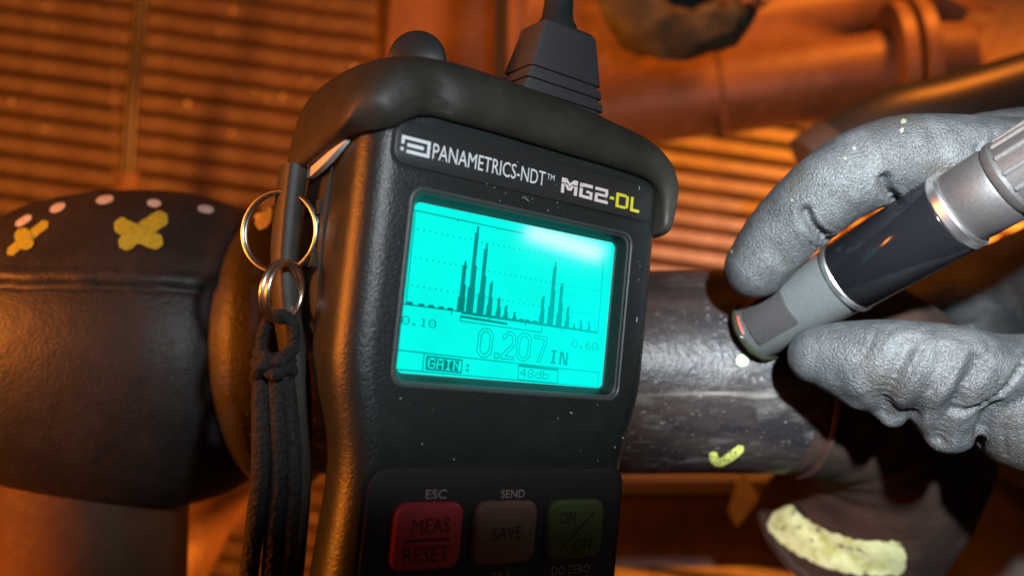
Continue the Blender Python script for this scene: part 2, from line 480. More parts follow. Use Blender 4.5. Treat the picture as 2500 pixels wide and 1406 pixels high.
SL = math.radians(-8)
grating('floor_grating', -760, -150, -420, 420, -900, 22.5, 16.8, 22, SL, M_grate, (-690, -440))
grating('walkway_grating', 110, 760, -420, 300, -900, 21.0, 11.0, 22, SL, M_grate2, (330,))

# pale beads added on the rusty grating to stand for its glints
gv = []
for i in range(190):
    x = random.uniform(-600, -150); k = random.randrange(37)
    y = -420 + k * 22.5 + (x + 455) * math.tan(SL) + random.uniform(-6, 6)
    r = random.uniform(0.8, 2.6) * random.choice((0.6, 1, 1))
    c = Vector((x, y, -900 + 11.5)); 
    gv.append(([c + Vector(p) * r for p in ((1, 0, 0), (0, 1, 0), (-1, 0, 0), (0, -1, 0), (0, 0, 1.2))], [(0, 1, 4), (1, 2, 4), (2, 3, 4), (3, 0, 4)]))
gr = obj('glints', join(*gv), M_glint, smooth=False)
tag(gr, 'pale grit added as beads over the rusty grating bars', 'glints', kind='stuff')

# upright rod in front of the left grating
rod = empty('steel_rod', at(320, 430, -800), 'thin dark upright steel rod with a bluish glint before the rusty grating', 'rod')
obj('shaft', tube(smoothpath([at(356, -260, -733), at(340, 60, -776), at(322, 250, -800), at(310, 455, -812)], 24), 6.5, 24), M_rod, rod)
obj('collar', tube([at(311, 420, -809), at(309, 470, -811)], 11, 20), M_rust, rod)

# painted steel behind the gauge's top
pl = empty('steel_column', at(1080, 100, -640), 'blurred orange lit steel column behind the round rubber cap', 'column')
r = Matrix.Rotation(math.radians(-4), 3, 'Z')
obj('flange', box(at(1085, 60, -640), (84, 260, 14), r), M_paintsteel, pl, smooth=False)
obj('web', box(at(1185, 70, -668), (26, 260, 60), r), M_paintsteel, pl, smooth=False)
pl = empty('steel_bracket', at(1350, 150, -620), 'reddish brown steel bracket behind the cable plug', 'bracket')
obj('plate', box(at(1395, 80, -650), (110, 250, 10), r), M_rust, pl, smooth=False)
obj('lip', box(at(1262, 40, -600), (13, 190, 30), r), M_paintsteel, pl, smooth=False)
obj('rib', box(at(1225, 40, -560), (9, 150, 26), Matrix.Rotation(math.radians(-1), 3, 'Z')), M_groove, pl, smooth=False)

# painted pipes, upper right
def pipe_between(name, a, b, r, material, parent, seg=40): return obj(name, tube([a, b], r, seg), material, parent)
bp = empty('painted_pipe', at(1800, 230, -560), 'orange lit painted pipe with a bolted flange, upper right', 'pipe')
pipe_between('barrel', at(1440, 275, -600), at(2190, 175, -560), 28, M_paintsteel, bp)
d = (at(2190, 175, -560) - at(1440, 275, -600)).normalized()
obj('flange', lathe(at(2165, 178, -561), d, [(0, 10), (0, 44), (1.5, 46), (9, 46), (10, 44), (10, 28), (13, 28), (13, 45), (14.5, 47), (22, 47), (23, 45), (23, 30), (50, 26)], 48), M_paintsteel, bp)
obj('weld_bead', torus(at(1757, 233, -583), d, 28.3, 1.6, 40, 8), M_rust, bp)
bp = empty('painted_pipe', at(1900, 60, -700), 'second painted pipe running above the flanged one, top edge', 'pipe')
pipe_between('barrel', at(1380, 130, -720), at(2600, -40, -690), 30, M_paintsteel, bp)
vb = empty('valve_body', at(2400, 80, -640), 'blocky orange lit valve body in the upper right corner', 'valve')
obj('body', box(at(2400, 60, -650), (70, 60, 60), Matrix.Rotation(0.2, 3, 'Z') @ Matrix.Rotation(0.5, 3, 'X')), M_paintsteel, vb, smooth=False)
obj('bonnet', lathe(at(2360, 170, -620), (0.35, -0.2, 0.6), [(-20, 18), (0, 20), (6, 18), (8, 10), (16, 9)], 32), M_paintsteel, vb)
obj('bonnet_nut', lathe(at(2340, 20, -620), (0.2, 0.5, 0.5), [(-10, 22), (0, 24), (8, 24), (10, 14)], 6), M_paintsteel, vb, smooth=False)

# mottled open stub, top centre right
st = empty('pipe_stub', at(1690, -60, -480), 'mottled greenish round pipe stub with a dark open end, top edge', 'pipe stub')
def wob(s, r, q): 
    return r * (1 + 0.10 * noise.noise((math.cos(q) * 2.2, math.sin(q) * 2.2, s * 0.05)) + 0.05 * noise.noise((math.cos(q) * 7, math.sin(q) * 7, s * 0.2))), s + 3 * noise.noise((math.cos(q) * 4, math.sin(q) * 4, r * 0.1))
obj('rim', lathe(at(1690, -85, -470), (0.05, -0.25, 1), [(-60, 49), (-20, 51), (-8, 50.5), (0, 48), (4, 43), (5, 36), (4, 29), (1, 24), (-30, 22)], 72, wob), M_mossy, st)
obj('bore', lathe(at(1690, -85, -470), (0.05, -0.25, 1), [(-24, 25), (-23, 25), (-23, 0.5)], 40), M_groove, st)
for i in range(4):
    c = at(1810 + random.uniform(-50, 60), 5 + random.uniform(-12, 10), -462)
    v, f = box((0, 0, 0), (random.uniform(5, 9), random.uniform(4, 7), 4), Matrix.Rotation(random.random() * 3, 3, 'Z') @ Matrix.Rotation(0.4, 3, 'X'))
    obj('rust_scale', ([Vector(p) + c for p in v], f), M_rust, st, smooth=False)

# dark hose behind the glove
ho = empty('dark_hose', at(2450, 230, -420), 'thick dark hose curving behind the gloved index finger', 'hose')
obj('jacket', tube(smoothpath([at(2010, 420, -430), at(2150, 330, -425), at(2330, 285, -420), at(2700, 180, -415)], 20), 22, 24), M_cable, ho)
obj('end_ferrule', tube([at(2000, 430, -430), at(2060, 385, -428)], 24, 24), M_darksteel, ho)

# beams under the pipes
be = empty('channel_beam', at(1700, 1270, -560), 'dark brown channel beam below the black pipe', 'beam')
obj('web', box(at(2000, 1272, -560), (310, 58, 12)), M_darkrust, be, smooth=False)
obj('flange', box(at(2000, 1172, -560), (310, 8, 40)), M_darksteel, be, smooth=False)
gp = empty('bright_gap_plate', at(1815, 1215, -520), 'small pointed orange lit plate standing for a bright gap right of the yellow tick', 'plate')  # plate added where bright background shows between things
pts = [at(1815, 1150, -522), at(1855, 1215, -522), at(1800, 1285, -522), at(1783, 1250, -522)]
obj('plate', ([tuple(p) for p in pts] + [tuple(p + Vector((0, 0, -5))) for p in pts], [(3, 2, 1, 0), (4, 5, 6, 7), (0, 1, 5, 4), (1, 2, 6, 5), (2, 3, 7, 6), (3, 0, 4, 7)]), M_grate2, gp, smooth=False)
sp = empty('support_shoe', at(460, 1300, -420), 'bright orange lit curved support shoe beneath the tee fitting', 'support')
obj('saddle', tube(smoothpath([at(560, 1120, -425), at(490, 1230, -420), at(440, 1330, -425), at(380, 1450, -430)], 14), [17, 19, 20, 20, 20, 20, 20, 20, 20, 20, 20, 20, 19, 17], 24), M_paintsteel, sp)
obj('foot', box(at(590, 1225, -470), (36, 26, 10)), M_paintsteel, sp, smooth=False)
sl = empty('cloth_sleeve', at(2430, 1350, -450), 'brown woven cloth sleeve in the lower right corner', 'sleeve')
obj('sleeve', tube(smoothpath([at(2360, 1560, -470), at(2460, 1370, -455), at(2570, 1200, -450), at(2720, 1040, -445)], 24), [33 + 2.6 * math.sin(i * 1.9) for i in range(24)], 32), M_cloth, sl)

# ---------------------------------------------------------------- black pipe with the tee fitting and the elbow stub
PZ = -290.0
pa = at(1250, 905, PZ); PR = 35.5
pipe = empty('black_pipe', at(1720, 905, PZ), 'worn black steel pipe under the probe tip with a yellow tick', 'pipe')
def pw(s, r, q): return r + 0.25 * noise.noise((s * 0.05, math.cos(q) * 2, math.sin(q) * 2)), s
body = obj('barrel', lathe(at(700, 905, PZ), (1, 0, 0), [(-5 + i * 5.2, PR) for i in range(36)], 72, pw), M_pipe, pipe)
bv = surface(body)
obj('paint_tick', brush(bv, [(1740, 1100), (1745, 1121), (1760, 1127), (1790, 1108), (1814, 1088)], 21, 0.2, 20), M_tick, pipe)
obj('paint_dot', brush(bv, [(1803, 868), (1822, 890)], 34, 0.2, 10, ends=0.6), M_painty2, pipe)

el = empty('pipe_elbow', (140, -70, -330), 'dark rusty pipe elbow turning down below the glove, pale yellow torchlit crescent painted at its end', 'pipe elbow')
ep = smoothpath([(92, -29.3, -290), (112, -30.5, -292), (132, -38, -300), (146, -56, -316), (149, -82, -336), (143, -106, -352)], 40)
eb = obj('bend', tube(ep, [35.4 + 1.6 * min(1, i / 12) + 0.3 * math.sin(i * 1.3) for i in range(40)], 64, True), M_elbow, el, angle=60)
obj('weld_bead', torus(ep[3], ep[5] - ep[2], 36.2, 1.3, 72, 8), M_elbow, el)
et = (ep[-1] - ep[-3]).normalized()
obj('end_rim', lathe(ep[-1], et, [(-2, 36), (-1, 37.8), (2.5, 38), (4, 36.5), (4.5, 33), (3, 31), (-6, 30.5)], 64, lambda s_, r_, q: (r_ + 0.5 * noise.noise((math.cos(q) * 5, math.sin(q) * 5, s_)), s_ + 0.8 * noise.noise((math.cos(q) * 9, math.sin(q) * 9, 3)))), M_elbow, el)
bv = surface(eb)
obj('lit_crescent_paint', brush(bv, [(1890, 1250), (1950, 1304), (2050, 1350), (2150, 1362), (2212, 1356)], 84, 0.25, 44, 13, ragged=0.07, ends=0.3), M_painty2, el)  # pale yellow paint laid in the shape of the torch's lit crescent

tee = empty('tee_fitting', at(290, 900, -305), 'large dark forged tee with white dots and yellow crosses, left edge', 'pipe fitting')
TZ = -308.0
tc_ = at(305, 703, TZ); TR = 46.0
def px_y(py, r): return -(py - 703) / F * (-TZ - r)      # y (mm) of a mark seen at row py on the near side
AY = -22.5; AX = tc_.x; SEAM = 1.2
def sstep(a, b, x):
    t = min(1, max(0, (x - a) / (b - a))); return t * t * (3 - 2 * t)
def bodyw(s, r, q):
    if r < 9: return r, s
    r += 0.5 * noise.noise((s * 0.04, math.cos(q) * 1.5, math.sin(q) * 1.5)) + 0.15 * noise.noise((s * 0.2, math.cos(q) * 7, math.sin(q) * 7))
    y = AY - r * math.sin(q)
    edge = SEAM - 4.0 * (1 - sstep(-40, -18, s)) - 1.2 * sstep(15, 45, s) + 0.8 * noise.noise((s * 0.12, 3, 0)) + 0.3 * noise.noise((s * 0.5, 7, 0))
    r += 1.5 * sstep(edge - 0.4, edge + 0.4, y) + 0.9 * math.exp(-((y - edge - 2.4) / 1.8) ** 2) - 1.0 * sstep(edge + 5, edge + 14, y) - 1.1 * math.exp(-((y - edge + 0.8) / 0.6) ** 2)   # lapped seam with its weld bead
    return r, s
core = [(-65, 6), (-63, 16), (-58, 29), (-50, 40), (-40, 48), (-28, 53.6), (-14, 57), (0, 58.4), (14, 58.4), (28, 56.8), (38, 54.2), (45, 51), (49, 47), (51, 42)]
fine = smoothpath(core, 90)
tb = obj('body', lathe((AX, AY, TZ), (1, 0, 0), [(p.x, p.y) for p in fine], 360, bodyw), M_fitting, tee, angle=180)
rs = -(px_y(1104, 48) - tc_.y)
obj('rim', lathe(tc_, (0, -1, 0), [(rs - 4, 43), (rs - 2, 46.2), (rs, 47.3), (rs + 3, 47.3), (rs + 6, 46.0), (rs + 9, 42.0), (rs + 16, 36), (rs + 20, 30)], 96), M_fitting, tee)
cb = obj('branch_collar', lathe((AX, AY + 1.5, TZ + 4), (1, 0, 0), [(44, 40), (48, 43.5), (53, 48), (56.5, 50.6), (59, 51.4), (70, 51.4), (72.5, 50), (74, 47), (74, 35)], 80, lambda s, r, q: (r + 0.3 * noise.noise((s * .1, math.cos(q) * 3, math.sin(q) * 3)), s)), M_fitting, tee)
bb = tb
obj('lower_pipe', tube([at(236, 1120, TZ), at(215, 1900, TZ)], 33, 56), M_brown, tee)
bv = surface(tb, bb)
for a, b, w in [((38, 552), (78, 528), 17), ((122, 517), (160, 500), 20), ((234, 493), (278, 485), 20), ((358, 496), (394, 499), 19), ((482, 509), (522, 515), 19)]:
    obj('paint_dot', brush(bv, [a, b], w, 0.2, 10, ends=1.0, ragged=0.03), M_paintw, tee)
bv2 = surface(tb, cb, bb)
obj('paint_smear', brush(bv2, [(634, 492), (644, 520), (640, 545), (632, 562)], 34, 0.2, 10, ragged=0.3), M_paintw, tee)
obj('paint_stroke', brush(bv, [(408, 525), (350, 562), (292, 605)], 40, 0.2, 18), M_painty, tee)
obj('paint_stroke', brush(bv, [(280, 545), (340, 575), (398, 598)], 40, 0.4, 18), M_painty, tee)
obj('paint_stroke', brush(bv, [(118, 542), (70, 580), (18, 622)], 22, 0.2, 14), M_painty, tee)
obj('paint_stroke', brush(bv, [(48, 560), (62, 590), (66, 612)], 40, 0.4, 14), M_painty, tee)

# ---------------------------------------------------------------- the thickness gauge (local frame: u right, v up, d out of the face)
U = Vector((0.82082287, -0.12681292, -0.55692756)); V_ = Vector((0.10134602, 0.99190638, -0.07649004)); Nn = Vector((0.56211992, 0.00634238, 0.82703142))
C0 = Vector((0.7314621, -3.24253047, -189.78707055))
Mg = Matrix(((U.x, V_.x, Nn.x, C0.x * MM), (U.y, V_.y, Nn.y, C0.y * MM), (U.z, V_.z, Nn.z, C0.z * MM + H), (0, 0, 0, 1)))
def G(u, v, d): return C0 + U * u + V_ * v + Nn * d

ga = empty('thickness_gauge', None, 'dark handheld thickness gauge with a glowing turquoise screen and rubber top boot', 'gauge', matrix=Mg)
FD = 3.5
def half_w(v):
    t = min(1, max(0, (-14 - v) / 26)); t = t * t * (3 - 2 * t)
    w = 42.0 - 4.6 * t
    if v > 33: w -= ((v - 33) / 10.0) ** 2 * 7
    if v < -45: w += min(1.6, (-45 - v) * 0.06)
    return w
def section(v):
    w = half_w(v)
    t = min(1, max(0, (-8 - v) / 40)); t = t * t * (3 - 2 * t)
    back = -21 - 2 * t; wb = w - 1.2 - 3.2 * t
    pts = []
    R = 7.0
    def arc(cx, cy, r, a0, a1, n=7):
        for k in range(n):
            a = math.radians(a0 + (a1 - a0) * k / (n - 1)); pts.append((cx + r * math.cos(a), cy + r * math.sin(a)))
    arc(w - R, FD - R, R, 0, 90)
    for k in range(1, 8): pts.append(((w - R) * (1 - 2 * k / 8), FD))
    arc(-w + R, FD - R, R, 90, 180)
    pts.append((-w - 0.1, -8)); pts.append((-(w + wb) / 2, -14))
    arc(-wb + 4, back + 4, 4, 180, 270, 5)
    arc(wb - 4, back + 4, 4, 270, 360, 5)
    pts.append(((w + wb) / 2, -14)); pts.append((w + 0.1, -8))
    return [(p[0], v, p[1]) for p in pts]
vs_ = [44, 42, 38, 34, 28, 22, 15, 8, 0, -8, -14, -18, -22, -26, -30, -34, -38, -42, -46, -52, -60, -70, -80, -90, -98]
house = obj('housing', loft([section(v) for v in vs_]), M_plastic, ga, local=True)
cut = obj('cutter', loft([[(p[0], p[1], -0.25) for p in rrect(28.6, 18.4, 1.6)], [(p[0], p[1], 1.6) for p in rrect(29.2, 19.0, 2.0)], [(p[0], p[1], FD - 0.5) for p in rrect(30.2, 20.0, 2.6)], [(p[0], p[1], FD + 2) for p in rrect(31.8, 21.4, 3.2)]]), M_bezel, ga, local=True)
bo = house.modifiers.new('b', 'BOOLEAN'); bo.operation = 'DIFFERENCE'; bo.object = cut; bo.solver = 'EXACT'
bpy.context.view_layer.update()
evaluated(house)
bpy.data.objects.remove(cut)
me = house.data
if len(me.materials) < 2: me.materials.append(M_bezel)
me.materials[1] = M_bezel
me.polygons.foreach_set('use_smooth', [True] * len(me.polygons)); me.set_sharp_from_angle(angle=math.radians(32))
# window frame ring lining the recess
ring_o = rrect(31.4, 21.0, 3.2); ring_m = rrect(29.3, 19.1, 2.0); ring_i = rrect(28.45, 18.3, 1.4)
obj('bezel', loft([[(p[0], p[1], FD + 0.02) for p in ring_o], [(p[0], p[1], FD + 0.25) for p in rrect(31.0, 20.6, 3.0)], [(p[0], p[1], FD - 0.4) for p in rrect(30.2, 19.9, 2.6)], [(p[0], p[1], 0.9) for p in ring_m], [(p[0], p[1], 0.12) for p in ring_i]], True, False), M_bezel, ga, local=True, angle=50)

# the lit screen and what it shows
scr = obj('screen', loft([[(p[0], p[1], -0.2) for p in rrect(28.7, 18.5, 1.5)], [(p[0], p[1], 0.0) for p in rrect(28.7, 18.5, 1.5)]]), M_lcd, ga, local=True, smooth=False)
E1 = 0.02
def lcd(name, quads): return obj(name, flat(quads, E1), M_lcdink, scr, local=True, smooth=False)
def line(u0, v0, u1, v1, w=0.22):
    a = Vector((u0, v0)); b = Vector((u1, v1)); n = (b - a).normalized(); n = Vector((-n.y, n.x)) * w / 2
    return [tuple(a - n), tuple(b - n), tuple(b + n), tuple(a + n)]
lcd('frame_line', [line(-28.5, 16.4, 25.2, 15.9), line(-28.1, 16.2, -27.9, -3.8), line(25.3, 15.8, 25.7, -4.7), line(-17.5, 16.2, -17.5, 15.8), line(-6.8, 16.1, -6.8, 15.7),
                   line(-28.5, -13.55, 27.2, -14.45), line(-28.2, -17.6, 27.3, -18.1), line(-22.2, -13.7, -22.2, -17.6), line(27.2, -14.4, 27.3, -18.1)])
dots = []
for a, b in (((-27.0, 12.5), (25.0, 12.0)), ((-27.0, 6.4), (24.3, 5.6)), ((-27.0, 0.4), (24.4, -0.5))):
    n = 36
    for i in range(n):
        u = a[0] + (b[0] - a[0]) * i / (n - 1); v = a[1] + (b[1] - a[1]) * i / (n - 1)
        dots.append(rect(u - 0.14, v - 0.14, u + 0.14, v + 0.14))
lcd('scale_dot', dots)
base = lambda u: -4.0 - 0.016 * (u + 14)
wave = [rect(-28.4, base(-28) - 0.15, -14, base(-14) + 0.35)]
wave += [[(-14, base(-14) - 0.3), (25.6, base(25.6) - 0.3), (25.6, base(25.6) + 0.25), (-14, base(-14) + 0.35)]]
peaks = [(-14.4, 7.4, 1.9), (-12.1, 15.7, 1.9), (-9.3, 12.2, 1.9), (-6.9, 4.0, 1.5), (-4.4, 0.6, 1.4), (-2.3, -1.0, 1.4), (0.2, -2.2, 1.2), (8.0, 2.4, 1.5), (10.6, 10.9, 1.8), (13.2, 6.2, 1.7), (15.7, 0.9, 1.4), (18.0, -3.2, 1.0), (20.1, -2.0, 1.1), (22.7, -2.2, 1.1)]
for u, t, w in peaks:
    b = base(u); h = t - b
    lean = 0.35
    wave.append(rect(u - w / 2, b, u + w / 2, b + h * 0.30))
    wave.append(rect(u - w * 0.30, b, u + w * 0.42, b + h * 0.55))
    wave.append(rect(u - w * 0.30 - 0.05, b, u + w * 0.22, b + h * 0.92))
    wave.append(rect(u - w * 0.12, b, u + w * 0.16, b + h))
for u in (-27, -24.2, -21.8, -19.3, -17.0, 2.3, 4.0, 6.2): wave.append(rect(u - 0.7, base(u), u + 0.7, base(u) + 0.65))
for u in (-16.6, 3.6, 14.3): wave.append(rect(u - 0.12, base(u) - 0.9, u + 0.12, base(u)))
wave.append(rect(24.6, -4.5, 24.8, -3.2))
lcd('waveform', wave)
lcd('gate_bar', [[(-14.1, -5.15), (-1.6, -5.55), (-1.6, -4.95), (-14.1, -4.6)], line(-14.15, -4.6, -14.15, -5.9), line(-14.15, -5.9, 8.4, -6.25), line(8.4, -6.25, 8.35, -5.0), line(-6.6, -4.0, -6.6, -5.3)])
FONT = {'0': '01110 10001 10001 10101 10001 10001 01110', '1': '00100 01100 00100 00100 00100 00100 01110', '6': '00110 01000 10000 11110 10001 10001 01110', '.': '00000 00000 00000 00000 00000 01100 01100',
        'G': '01110 10001 10000 10111 10001 10001 01110', 'A': '01110 10001 10001 11111 10001 10001 10001', 'I': '01110 00100 00100 00100 00100 00100 01110', 'N': '10001 11001 10101 10101 10011 10001 10001',
        ':': '00000 01100 01100 00000 01100 01100 00000', '4': '00010 00110 01010 10010 11111 00010 00010', '8': '01110 10001 10001 01110 10001 10001 01110', 'd': '00001 00001 01101 10011 10001 10001 01111', 'b': '10000 10000 10110 11001 10001 10001 11110'}
def bitmap(s, u0, v1, pu, pv, gap=0.12, invert=False, tilt=-0.016):
    q = []
    for k, ch in enumerate(s):
        rows = FONT[ch].split()
        for r_, row in enumerate(rows):
            for c_, bit in enumerate(row):
                if (bit == '1') != invert:
                    u = u0 + (k * 6 + c_) * pu; v = v1 - r_ * pv + tilt * (u - u0)
                    q.append(rect(u + pu * gap / 2, v - pv * (1 - gap / 2), u + pu * (1 - gap / 2), v - pv * gap / 2))
        if invert:
            for r_ in range(7):
                u = u0 + (k * 6 + 5) * pu; v = v1 - r_ * pv + tilt * (u - u0)
                if k < len(s) - 1: q.append(rect(u, v - pv, u + pu, v))
    return q
lcd('digits', bitmap('0.10', -28.4, -6.2, 0.36, 0.26))
lcd('digits', bitmap('0.60', 17.8, -7.1, 0.36, 0.26))
gq = bitmap('GAIN', -20.95, -14.65, 0.345, 0.31, 0.0, True)
gq += [line(-21.5, -14.3, -12.6, -14.45, 0.35), line(-21.3, -17.05, -12.5, -17.2, 0.35), line(-21.4, -14.2, -21.3, -17.1, 0.45), line(-12.6, -14.4, -12.5, -17.2, 0.3)]
lcd('menu_word', gq)
lcd('menu_word', bitmap(':', -11.7, -14.9, 0.36, 0.33))
lcd('menu_value', bitmap('48db', 3.4, -15.0, 0.36, 0.30) + [[(2.6, -14.75), (14.4, -14.95), (14.4, -14.45), (2.6, -14.2)], [(2.9, -18.0), (14.5, -18.15), (14.5, -17.75), (2.9, -17.6)], line(2.8, -14.3, 2.9, -17.9), line(14.4, -14.5, 14.5, -18.0)])
lcd('unit_word', [rect(11.9, -10.6, 13.4, -10.1), rect(12.35, -13.2, 12.95, -10.1), rect(11.9, -13.3, 13.4, -12.85), rect(14.5, -13.4, 15.1, -10.25), rect(16.4, -13.45, 17.0, -10.3), [(14.9, -10.3), (15.5, -10.3), (16.6, -13.4), (16.0, -13.4)]])
# large outlined reading
def outline_loop(pts, w=0.2): return [line(*pts[i], *pts[(i + 1) % len(pts)], w) for i in range(len(pts))]
def octo(u0, v0, u1, v1, c): return [(u0 + c, v0), (u1 - c, v0), (u1, v0 + c), (u1, v1 - c), (u1 - c, v1), (u0 + c, v1), (u0, v1 - c), (u0, v0 + c)]
rd = []
for u in (-9.0, 1.75):
    rd += outline_loop(octo(u, -13.3, u + 3.9, -6.9, 1.1)) + outline_loop(octo(u + 0.75, -12.6, u + 3.15, -7.6, 0.8))
rd += outline_loop([(-4.2, -13.3), (-3.1, -13.3), (-3.1, -12.2), (-4.2, -12.2)])
rd += outline_loop([(-2.4, -13.3), (1.2, -13.3), (1.2, -12.6), (-1.3, -12.6), (1.2, -10.0), (1.2, -8.0), (0.1, -7.0), (-1.2, -7.0), (-2.3, -8.0), (-2.3, -8.7), (-1.6, -8.7), (-1.5, -8.2), (-0.9, -7.65), (-0.2, -7.65), (0.4, -8.3), (0.4, -9.8), (-2.4, -12.4)])
rd += outline_loop([(6.4, -7.1), (10.2, -7.2), (10.2, -8.6), (8.7, -13.3), (7.9, -13.3), (9.4, -8.6), (9.4, -7.9), (6.4, -7.8)])
lcd('reading', rd)

# name plate
npo = rrect(36.3, 4.65, 3.0, 6, -0.1, 29.2)
plate = obj('name_plate', prism(npo, FD - 0.5, FD + 0.35, 0.3), M_plate, ga, local=True)
obj('plate_groove', loft([[(p[0], p[1], FD + 0.03) for p in rrect(37.0, 5.35, 3.5, 6, -0.1, 29.2)], [(p[0], p[1], FD + 0.03) for p in rrect(36.2, 4.6, 2.9, 6, -0.1, 29.2)]], True, False), M_groove, ga, local=True, smooth=False)
PD = FD + 0.38
lg = [rect(-35.0, 30.0, -28.2, 30.7), rect(-28.9, 27.2, -28.2, 30.0), rect(-33.6, 27.2, -28.9, 27.9), rect(-35.0, 28.9, -34.3, 30.0), rect(-35.0, 27.5, -34.35, 28.2), rect(-33.6, 28.55, -29.7, 29.3)]
obj('logo_mark', flat(lg, PD), M_print, plate, local=True, smooth=False)
obj('maker_lettering', text_vf('PANAMETRICS-NDT', -27.5, 27.25, 2.3, 30.65, PD, 0.0), M_print, plate, local=True, smooth=False)
obj('trade_mark', text_vf('TM', 2.7, 29.1, 4.9, 30.4, PD), M_print, plate, local=True, smooth=False)
def strokes(segs, w): return [line(*s, w) for s in segs]
mq = []
def upper_lower(u0, u1, lines): return lines
# M, G, 2 in a wide squared face with a slit across the upper third
mq += [rect(7.1, 26.8, 8.0, 29.0), rect(7.1, 29.25, 8.4, 30.4), [(8.0, 29.0), (9.0, 27.7), (9.5, 27.7), (9.5, 28.3), (8.8, 29.0)], [(8.3, 29.25), (8.6, 29.25), (8.6, 30.4), (8.2, 30.4)],
       [(9.5, 27.7), (10.1, 27.7), (11.0, 29.0), (10.2, 29.0), (9.5, 28.3)], rect(11.0, 26.8, 11.95, 29.0), rect(10.7, 29.25, 11.95, 30.4), [(8.6, 30.4), (8.6, 29.5), (9.5, 28.6), (9.55, 29.4)], [(10.7, 30.4), (9.55, 29.4), (9.5, 28.6), (10.7, 29.5)]]
mq += [rect(12.6, 26.8, 13.6, 29.0), rect(12.6, 29.25, 13.6, 30.2), rect(12.9, 29.5, 16.6, 30.3), rect(13.6, 26.75, 16.7, 27.5), rect(15.8, 27.5, 16.7, 28.6), rect(14.7, 28.1, 15.8, 28.75)]
mq += [rect(17.4, 29.5, 21.5, 30.25), rect(20.6, 28.8, 21.6, 29.5), rect(17.5, 28.2, 21.4, 28.85), rect(17.4, 27.4, 18.4, 28.2), rect(17.4, 26.65, 21.7, 27.4)]
obj('model_lettering', flat(mq, PD), M_pink, plate, local=True, smooth=False)
yq = [rect(22.2, 28.1, 23.6, 28.8), rect(24.2, 26.5, 25.2, 30.15), rect(25.2, 29.4, 27.6, 30.15), rect(25.2, 26.5, 27.6, 27.2), rect(27.5, 26.8, 28.4, 29.85), rect(29.1, 26.35, 30.0, 30.0), rect(30.0, 26.35, 32.2, 27.1)]
obj('model_lettering', flat(yq, PD), M_yellow, plate, local=True, smooth=False)

# keypad
kp = obj('keypad', prism(rrect(34.0, 31, 4.5, 6, 0.3, -68.5), FD - 0.6, FD + 0.45, 0.4), M_keypad, ga, local=True)
obj('keypad_groove', loft([[(p[0], p[1], FD + 0.03) for p in rrect(34.9, 31.9, 5.2, 6, 0.3, -68.5)], [(p[0], p[1], FD + 0.03) for p in rrect(33.9, 30.9, 4.4, 6, 0.3, -68.5)]], True, False), M_groove, ga, local=True, smooth=False)
KD = FD + 0.4
def key(cx, cy, m, w=8.3, h=6.9): return obj('key', prism(rrect(w, h, 2.8, 6, cx, cy), KD - 0.3, KD + 1.6, 0.9, 4), m, ga, local=True)
k1 = key(-19.5, -51.4, M_red); k2 = key(0.3, -51.4, M_tan); k3 = key(20.2, -51.5, M_green); k4 = key(20.6, -69.6, M_amber, 8.3, 6.9)
k5 = key(0.3, -69.8, M_tan); k6 = key(-19.5, -69.8, M_tan)
KT = KD + 1.63
def legend(s, box_, m, par, d, wgt=0.0): return obj('legend', text_vf(s, *box_, d, wgt), m, par, local=True, smooth=False)
legend('MEAS', (-23.6, -50.6, -14.6, -47.6), M_ink, k1, KT)
legend('RESET', (-25.0, -56.6, -14.0, -53.4), M_ink, k1, KT)
obj('legend_rule', flat([rect(-25.0, -52.3, -14.2, -51.8)], KT), M_ink, k1, local=True, smooth=False)
legend('SAVE', (-3.6, -52.8, 4.3, -50.0), M_ink, k2, KT)
legend('ON', (15.0, -49.8, 19.6, -47.2), M_ink, k3, KT)
legend('OFF', (19.8, -56.2, 25.8, -53.6), M_ink, k3, KT)
obj('legend_rule', flat([line(15.8, -55.8, 25.2, -47.3, 0.35)], KT), M_ink, k3, local=True, smooth=False)
legend('ESC', (-20.3, -43.9, -15.3, -42.0), M_print_dim, kp, FD + 0.48)
legend('SEND', (-1.2, -44.0, 5.2, -42.2), M_print_dim, kp, FD + 0.48)
legend('VEL', (-21.5, -62.2, -16.5, -60.4), M_print_dim, kp, FD + 0.48)
legend('FILE', (-1.5, -62.2, 3.5, -60.4), M_print_dim, kp, FD + 0.48)
legend('DO ZERO', (15.2, -62.0, 26.6, -60.0), M_print_dim, kp, FD + 0.48)

# rubber boot over the top
outer = [(43.5, 21), (45.6, 27), (46.0, 33), (44.8, 39), (40.5, 44.5), (32, 47.6), (16, 49.4), (0, 50.2), (-16, 50.6), (-28, 50.4), (-37, 48.4), (-43.5, 43), (-46.2, 37.5), (-46.6, 34), (-46.6, 30.5)]
inner = [(40.6, 21.5), (40.2, 26.5), (39.0, 30.6), (37.2, 33.6), (34.0, 35.2), (28, 35.5), (14, 35.7), (0, 35.9), (-14, 36.0), (-26, 36.0), (-32.0, 35.6), (-35.4, 33.2), (-37.4, 31.4), (-40.5, 30.4), (-43.2, 30.4)]
cs = [(0.02, 2.8), (0.0, 4.9), (0.10, 6.2), (0.30, 7.0), (0.55, 7.0), (0.78, 5.8), (0.93, 3.2), (1.0, -1.5), (1.0, -8), (1.0, -16), (1.0, -24), (0.97, -31), (0.88, -35), (0.55, -36.5)]
rings = []
